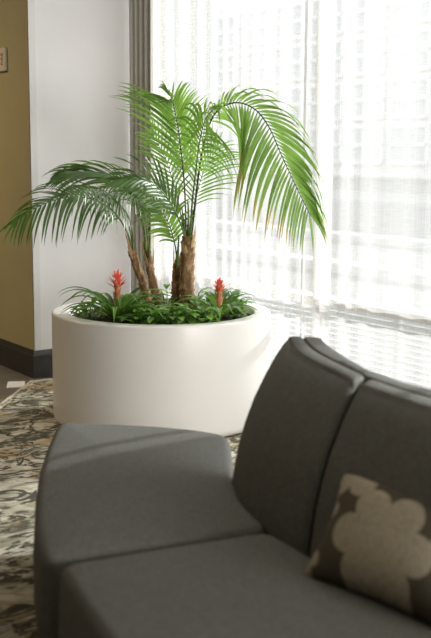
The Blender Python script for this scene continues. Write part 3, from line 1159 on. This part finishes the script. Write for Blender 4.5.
def cush(name, outl, z0, z1, rad, dome, mat, parent, nres=120, corner=2):
    """upholstered block from an outline (camera axes), rolled edges and soft crown"""
    pts = [p.copy() for p in outl]
    for _ in range(corner):
        q = []
        for i, p in enumerate(pts):
            nx = pts[(i + 1) % len(pts)]
            q.append(p.lerp(nx, 0.12 if (nx - p).length > 0.12 else 0.25))
            q.append(p.lerp(nx, 0.88 if (nx - p).length > 0.12 else 0.75))
        pts = q
    # resample
    acc = [0]
    for i in range(len(pts)):
        acc.append(acc[-1] + (pts[(i + 1) % len(pts)] - pts[i]).length)
    tot = acc[-1]
    res = []
    j = 0
    for k in range(nres):
        s = tot * k / nres
        while acc[j + 1] < s:
            j += 1
        u = (s - acc[j]) / (acc[j + 1] - acc[j])
        res.append(pts[j].lerp(pts[(j + 1) % len(pts)], u))
    area = sum(res[i].x * res[(i + 1) % nres].y - res[(i + 1) % nres].x * res[i].y for i in range(nres))
    sg = 1 if area > 0 else -1
    nor = []
    for i in range(nres):
        t = (res[(i + 2) % nres] - res[i - 2]).normalized()
        nor.append(Vector((-t.y, t.x)) * sg)       # inward
    cen = sum(res, Vector((0, 0))) / nres
    rings = []

    def ring(off, z, k=0.0, dz=0.0):
        rings.append([(res[i] + nor[i] * off).lerp(cen, k).to_3d() + Vector((0, 0, z)) for i in range(nres)])
    ring(0.03, z0)
    ring(0.008, z0 + 0.006)
    ring(0.0, z0 + 0.03)
    h = z1 - z0
    for f in (0.3, 0.55):
        ring(-0.006, z0 + h * f)
    for k in range(6):
        a = k / 5 * PI / 2
        ring(rad * (1 - math.cos(a)), z1 - rad + rad * math.sin(a))
    for f in (0.10, 0.22, 0.38, 0.56, 0.76, 0.92):
        ring(rad, z1 + dome * (1 - (1 - f) ** 2), f)
    bm = bmesh.new()
    vr = [[bm.verts.new(C(*p)) for p in rg] for rg in rings]
    for a, b in zip(vr, vr[1:]):
        for i in range(nres):
            bm.faces.new((a[i], a[(i + 1) % nres], b[(i + 1) % nres], b[i]))
    bm.faces.new(vr[-1])
    bm.faces.new(vr[0][::-1])
    bmesh.ops.recalc_face_normals(bm, faces=bm.faces)
    return link_bm(name, bm, mat, parent, smooth=True)


g = lambda a, b: G(a, b, SZ)
front1 = [g(57, 421.5), g(46, 446), g(38.5, 470), g(34.5, 500), g(34.5, 530), g(42, 560)]
back1 = [g(231, 441), g(233.5, 460), g(236, 482), g(243, 500), g(271, 527)]
seam_n = [g(160, 543)]
out1 = [front1[0], g(100, 422), g(160, 425), g(205, 429.5), g(228.5, 434)] + back1 + seam_n + front1[::-1][:-1]
front2 = [g(56, 563), g(74, 592), g(104, 638)]
fdir = (front2[-1] - front2[-2]).normalized()
f_n1 = front2[-1] + Vector((0.15, -0.26))
f_n2 = front2[-1] + Vector((0.33, -0.48))
b_s = back1[-1]
back2 = [b_s, g(303, 548), b_s + Vector((0.185, -0.36)), b_s + Vector((0.31, -0.54)), b_s + Vector((0.50, -0.73)), b_s + Vector((0.68, -0.86))]
out2 = [front2[0], g(160, 546), g(268, 529)] + back2[1:] + [f_n2, f_n1, front2[2], front2[1]]
cen = C(0.1, 2.7)
sofa = empty('curved_sofa', (cen.x, cen.y, 0.010), 'charcoal upholstered curved sofa with low back in the foreground', 'sofa')
cush('seat', out1, 0.13, SZ, 0.030, 0.012, M['sofa'], sofa)
cush('seat', out2, 0.13, SZ, 0.030, 0.012, M['sofa'], sofa)
# plinth
inner = [p.lerp(Vector((0.0, 2.9)), 0.12) for p in (front1[0], front1[2], front1[4], front2[0], front2[2], f_n2, back2[-1], back2[2], back1[-1], back1[1])]
bm = bmesh.new()
bt = [bm.verts.new(C(p.x, p.y, 0.012)) for p in inner]
tp = [bm.verts.new(C(p.x, p.y, 0.128)) for p in inner]
bm.faces.new(tp)
bm.faces.new(bt[::-1])
for k in range(len(inner)):
    k2 = (k + 1) % len(inner)
    bm.faces.new((bt[k], bt[k2], tp[k2], tp[k]))
bmesh.ops.recalc_face_normals(bm, faces=bm.faces)
link_bm('plinth', bm, M['sofa_base'], sofa)

gt = lambda a, b: G(a, b, TZ)
# base line of the backrest, its front top crease, the welt groove and the outer crease
Bc = [g(231, 480), g(241, 500), g(271, 527), g(303, 548)]
Tc = [gt(289.5, 337), gt(296.8, 349.4), gt(310.6, 359), gt(340, 373), gt(356, 382.7)]
Gc = [gt(302.5, 337), gt(309, 345), gt(318.7, 352.6), gt(340, 364), gt(368, 377.5)]
Oc = [gt(322, 338), gt(326.8, 343.7), gt(340, 353), gt(365, 368), gt(383, 374.5)]
T2 = [gt(356, 382.7), gt(393, 395.4), gt(431, 408)]
T2 += [T2[-1] + Vector((0.10, -0.17)), T2[-1] + Vector((0.23, -0.34)), T2[-1] + Vector((0.40, -0.51))]
G2 = [gt(368, 377.5), gt(400, 388.5), gt(431, 397.5)]
G2 += [G2[-1] + Vector((0.105, -0.17)), G2[-1] + Vector((0.24, -0.34)), G2[-1] + Vector((0.415, -0.52))]
O2 = [gt(383, 374.5), gt(403, 381.7), gt(431, 389)]
O2 += [O2[-1] + Vector((0.11, -0.17)), O2[-1] + Vector((0.25, -0.345)), O2[-1] + Vector((0.43, -0.53))]
B2 = [g(303, 548)] + back2[2:]
# share of the lean reached at each height (the back curves away as it rises)
LEAN = [(0.0, 0.0), (0.10, 0.01), (0.2, 0.05), (0.35, 0.115), (0.5, 0.22), (0.65, 0.37), (0.8, 0.58), (0.9, 0.75), (0.965, 0.89)]


def back_cushion(B_, T_, G_, n, end0=True, end1=True):
    B_, T_, G_ = cr_spline(B_, n), cr_spline(T_, n), cr_spline(G_, n)
    secs = []
    for i in range(n):
        b, t, gg = B_[i], T_[i], G_[i]
        sec = []
        for (f, l) in LEAN:
            z = SZ - 0.05 + (TZ - SZ + 0.05) * f
            # slight belly of the upholstery
            p = b.lerp(t, l)
            sec.append(Vector((p.x, p.y, z)))
        nrm = (gg - t)
        sec.append(Vector((*t.lerp(gg, -0.10), TZ - 0.010)))
        sec.append(Vector((*t.lerp(gg, 0.02), TZ - 0.001)))
        sec.append(Vector((*t.lerp(gg, 0.12), TZ + 0.001)))
        sec.append(Vector((*t.lerp(gg, 0.50), TZ + 0.003)))
        sec.append(Vector((*t.lerp(gg, 0.86), TZ + 0.002)))
        sec.append(Vector((*t.lerp(gg, 0.95), TZ - 0.005)))
        # rear, hidden against the shell
        for (f, l) in ((0.9, 0.80), (0.65, 0.44), (0.35, 0.14), (0.0, 0.0)):
            z = SZ - 0.05 + (TZ - SZ + 0.05) * f
            p = b.lerp(t, l) + (gg - t) * 0.9
            sec.append(Vector((p.x, p.y, z)))
        secs.append(sec)
    # round the two ends by shrinking the last sections towards their middle
    def shrink(sec, k, off):
        c = sum(sec, Vector()) / len(sec)
        return [p + (c - p) * 0 + off + (p.lerp(Vector((p.x, p.y, p.z)), 1) - p) for p in sec]
    bm = bmesh.new()
    extra0, extra1 = [], []

    def pucker(sec, other, amount, inset):
        """a section pulled in by inset on every side, moved outwards by amount"""
        d = (sum(sec, Vector()) - sum(other, Vector())) / len(sec)
        d.normalize()
        m = len(sec)
        res = []
        c = sum(sec, Vector()) / m
        for k in range(m):
            p = sec[k]
            t = (sec[(k + 1) % m] - sec[k - 1])
            t.normalize()
            nin = d.cross(t)
            if nin.dot(c - p) < 0 and k < 9:
                nin = -nin
            if k >= 9:
                nin = (c - p).normalized()
            nin.normalize()
            res.append(p + nin * inset + d * amount)
        return res
    full = []
    R_ = 0.020
    a0 = 0 if end0 else 1
    z0_ = -1 if end1 else -2
    first = [pucker(secs[0], secs[2], R_ * (math.sin(a) - 1) * 0.0 + R_ * math.sin(a), R_ * (1 - math.cos(a)) * 0.9) for a in (PI / 2 * 0.95, PI / 2 * 0.7, PI / 2 * 0.4)]
    last = [pucker(secs[z0_], secs[-4], 0.016 * math.sin(a), 0.020 * (1 - math.cos(a))) for a in (PI / 2 * 0.4, PI / 2 * 0.7, PI / 2 * 0.95)]
    f2 = [pucker(secs[a0], secs[3], 0.016 * math.sin(a), 0.020 * (1 - math.cos(a))) for a in (PI / 2 * 0.95, PI / 2 * 0.7, PI / 2 * 0.4)]
    full = (first if end0 else f2) + secs[(0 if end0 else 1):(len(secs) if end1 else -1)] + last
    vr = [[bm.verts.new(C(*p)) for p in s] for s in full]
    m_ = len(vr[0])
    for a, b in zip(vr, vr[1:]):
        for k in range(m_):
            bm.faces.new((a[k], a[(k + 1) % m_], b[(k + 1) % m_], b[k]))
    bm.faces.new(vr[0])
    bm.faces.new(vr[-1][::-1])
    bmesh.ops.recalc_face_normals(bm, faces=bm.faces)
    o = link_bm('backrest', bm, M['sofa'], sofa, smooth=True)
    o.data.set_sharp_from_angle(angle=math.radians(42))
    return o


back_cushion(Bc, Tc, Gc, 26, True, False)
back_cushion(B2, T2, G2, 30, False, True)


def back_shell():
    n = 60
    B_ = cr_spline(Bc + B2[1:], n)
    T_ = cr_spline(Tc + T2[1:], n)
    G_ = cr_spline(Gc + G2[1:], n)
    O_ = cr_spline(Oc + O2[1:], n)
    secs = []
    for i in range(n):
        b, t, gg, oo = B_[i], T_[i], G_[i], O_[i]
        w = oo - gg
        sec = [Vector((*(gg + w * 0.03), TZ - 0.006)), Vector((*(gg + w * 0.10), TZ + 0.002)), Vector((*(gg + w * 0.5), TZ + 0.004)), Vector((*(gg + w * 0.92), TZ + 0.001)),
               Vector((*(oo + w * 0.03), TZ - 0.012)), Vector((*(oo + w * 0.08), TZ - 0.035))]
        for (f, l) in ((0.8, 0.70), (0.6, 0.45), (0.4, 0.22), (0.2, 0.08), (0.0, 0.0), (-0.6, -0.02)):
            z = SZ + (TZ - SZ) * f
            p = b.lerp(t, l) + (oo - t)
            sec.append(Vector((p.x, p.y, z)))
        for (f, l) in ((-0.6, 0.0), (0.0, 0.0), (0.3, 0.14), (0.6, 0.44), (0.85, 0.78)):
            z = SZ + (TZ - SZ) * f
            p = b.lerp(t, l) + (gg - t) * 1.02
            sec.append(Vector((p.x, p.y, z)))
        secs.append(sec)
    bm = bmesh.new()
    vr = [[bm.verts.new(C(*p)) for p in s] for s in secs]
    m_ = len(vr[0])
    for a, b in zip(vr, vr[1:]):
        for k in range(m_):
            bm.faces.new((a[k], a[(k + 1) % m_], b[(k + 1) % m_], b[k]))
    bm.faces.new(vr[0])
    bm.faces.new(vr[-1][::-1])
    bmesh.ops.recalc_face_normals(bm, faces=bm.faces)
    o = link_bm('back_shell', bm, M['sofa'], sofa, smooth=True)
    o.data.set_sharp_from_angle(angle=math.radians(42))
    md = o.modifiers.new('rounded_ends', 'BEVEL')
    md.width = 0.012
    md.segments = 3
    md.limit_method = 'ANGLE'
    md.angle_limit = math.radians(60)


back_shell()
for p in (front1[1], front1[4], f_n1, back2[3], back1[1]):
    q = p.lerp(Vector((0.02, 2.8)), 0.10)
    bm = bmesh.new()
    c0 = C(q.x, q.y)
    lathe(bm, [(0, 0.011), (0.018, 0.011), (0.022, 0.13), (0, 0.13)], c0, 16)
    bmesh.ops.recalc_face_normals(bm, faces=bm.faces)
    link_bm('leg', bm, M['metal'], sofa, smooth=False)

# ------------------------------------------------------------------ throw pillow
PWD, PHT, PTH = 0.50, 0.335, 0.072


def pillow():
    bl_ = P(299, 577, 2.40)
    tl_ = P(339, 470, 2.62)
    br_ = bl_ + Vector((math.cos(math.radians(50)), -math.sin(math.radians(50)), 0.0)) * 0.5
    ex = (br_ - bl_).normalized()
    up = (tl_ - bl_)
    up.normalize()
    nn = ex.cross(up).normalized()       # towards the viewer / seat
    if nn.y > 0:
        nn = -nn
    nx, ny = 36, 26
    bm = bmesh.new()
    uvl = bm.loops.layers.uv.new('UVMap')
    org = bl_

    def pos(i, j, s):
        u, v = i / nx, j / ny
        a, b = 2 * u - 1, 2 * v - 1
        hgt = ((1 - abs(a) ** 2.6) * (1 - abs(b) ** 2.6)) ** 0.55 * PTH
        pin = 0.045
        x = u * PWD - a * pin * (1 - b * b) * abs(a) * 0.9
        y = v * PHT - b * pin * (1 - a * a) * abs(b) * 0.6
        return org + ex * x + up * y + nn * (s * hgt), (x, y)
    front = [[bm.verts.new(C(*pos(i, j, 1)[0])) for i in range(nx + 1)] for j in range(ny + 1)]
    back = [[front[j][i] if i in (0, nx) or j in (0, ny) else bm.verts.new(C(*pos(i, j, -1)[0])) for i in range(nx + 1)] for j in range(ny + 1)]
    for gr in (front, back):
        for j in range(ny):
            for i in range(nx):
                f = bm.faces.new((gr[j][i], gr[j][i + 1], gr[j + 1][i + 1], gr[j + 1][i]))
                for lp, (a, b) in zip(f.loops, ((i, j), (i + 1, j), (i + 1, j + 1), (i, j + 1))):
                    lp[uvl].uv = pos(a, b, 1)[1]
    bmesh.ops.recalc_face_normals(bm, faces=bm.faces)
    o = link_bm('throw_pillow', bm, M['pillow'], smooth=True)
    tag(o, 'dark taupe throw pillow with large pale blossoms leaning on the sofa back', 'pillow')


pillow()
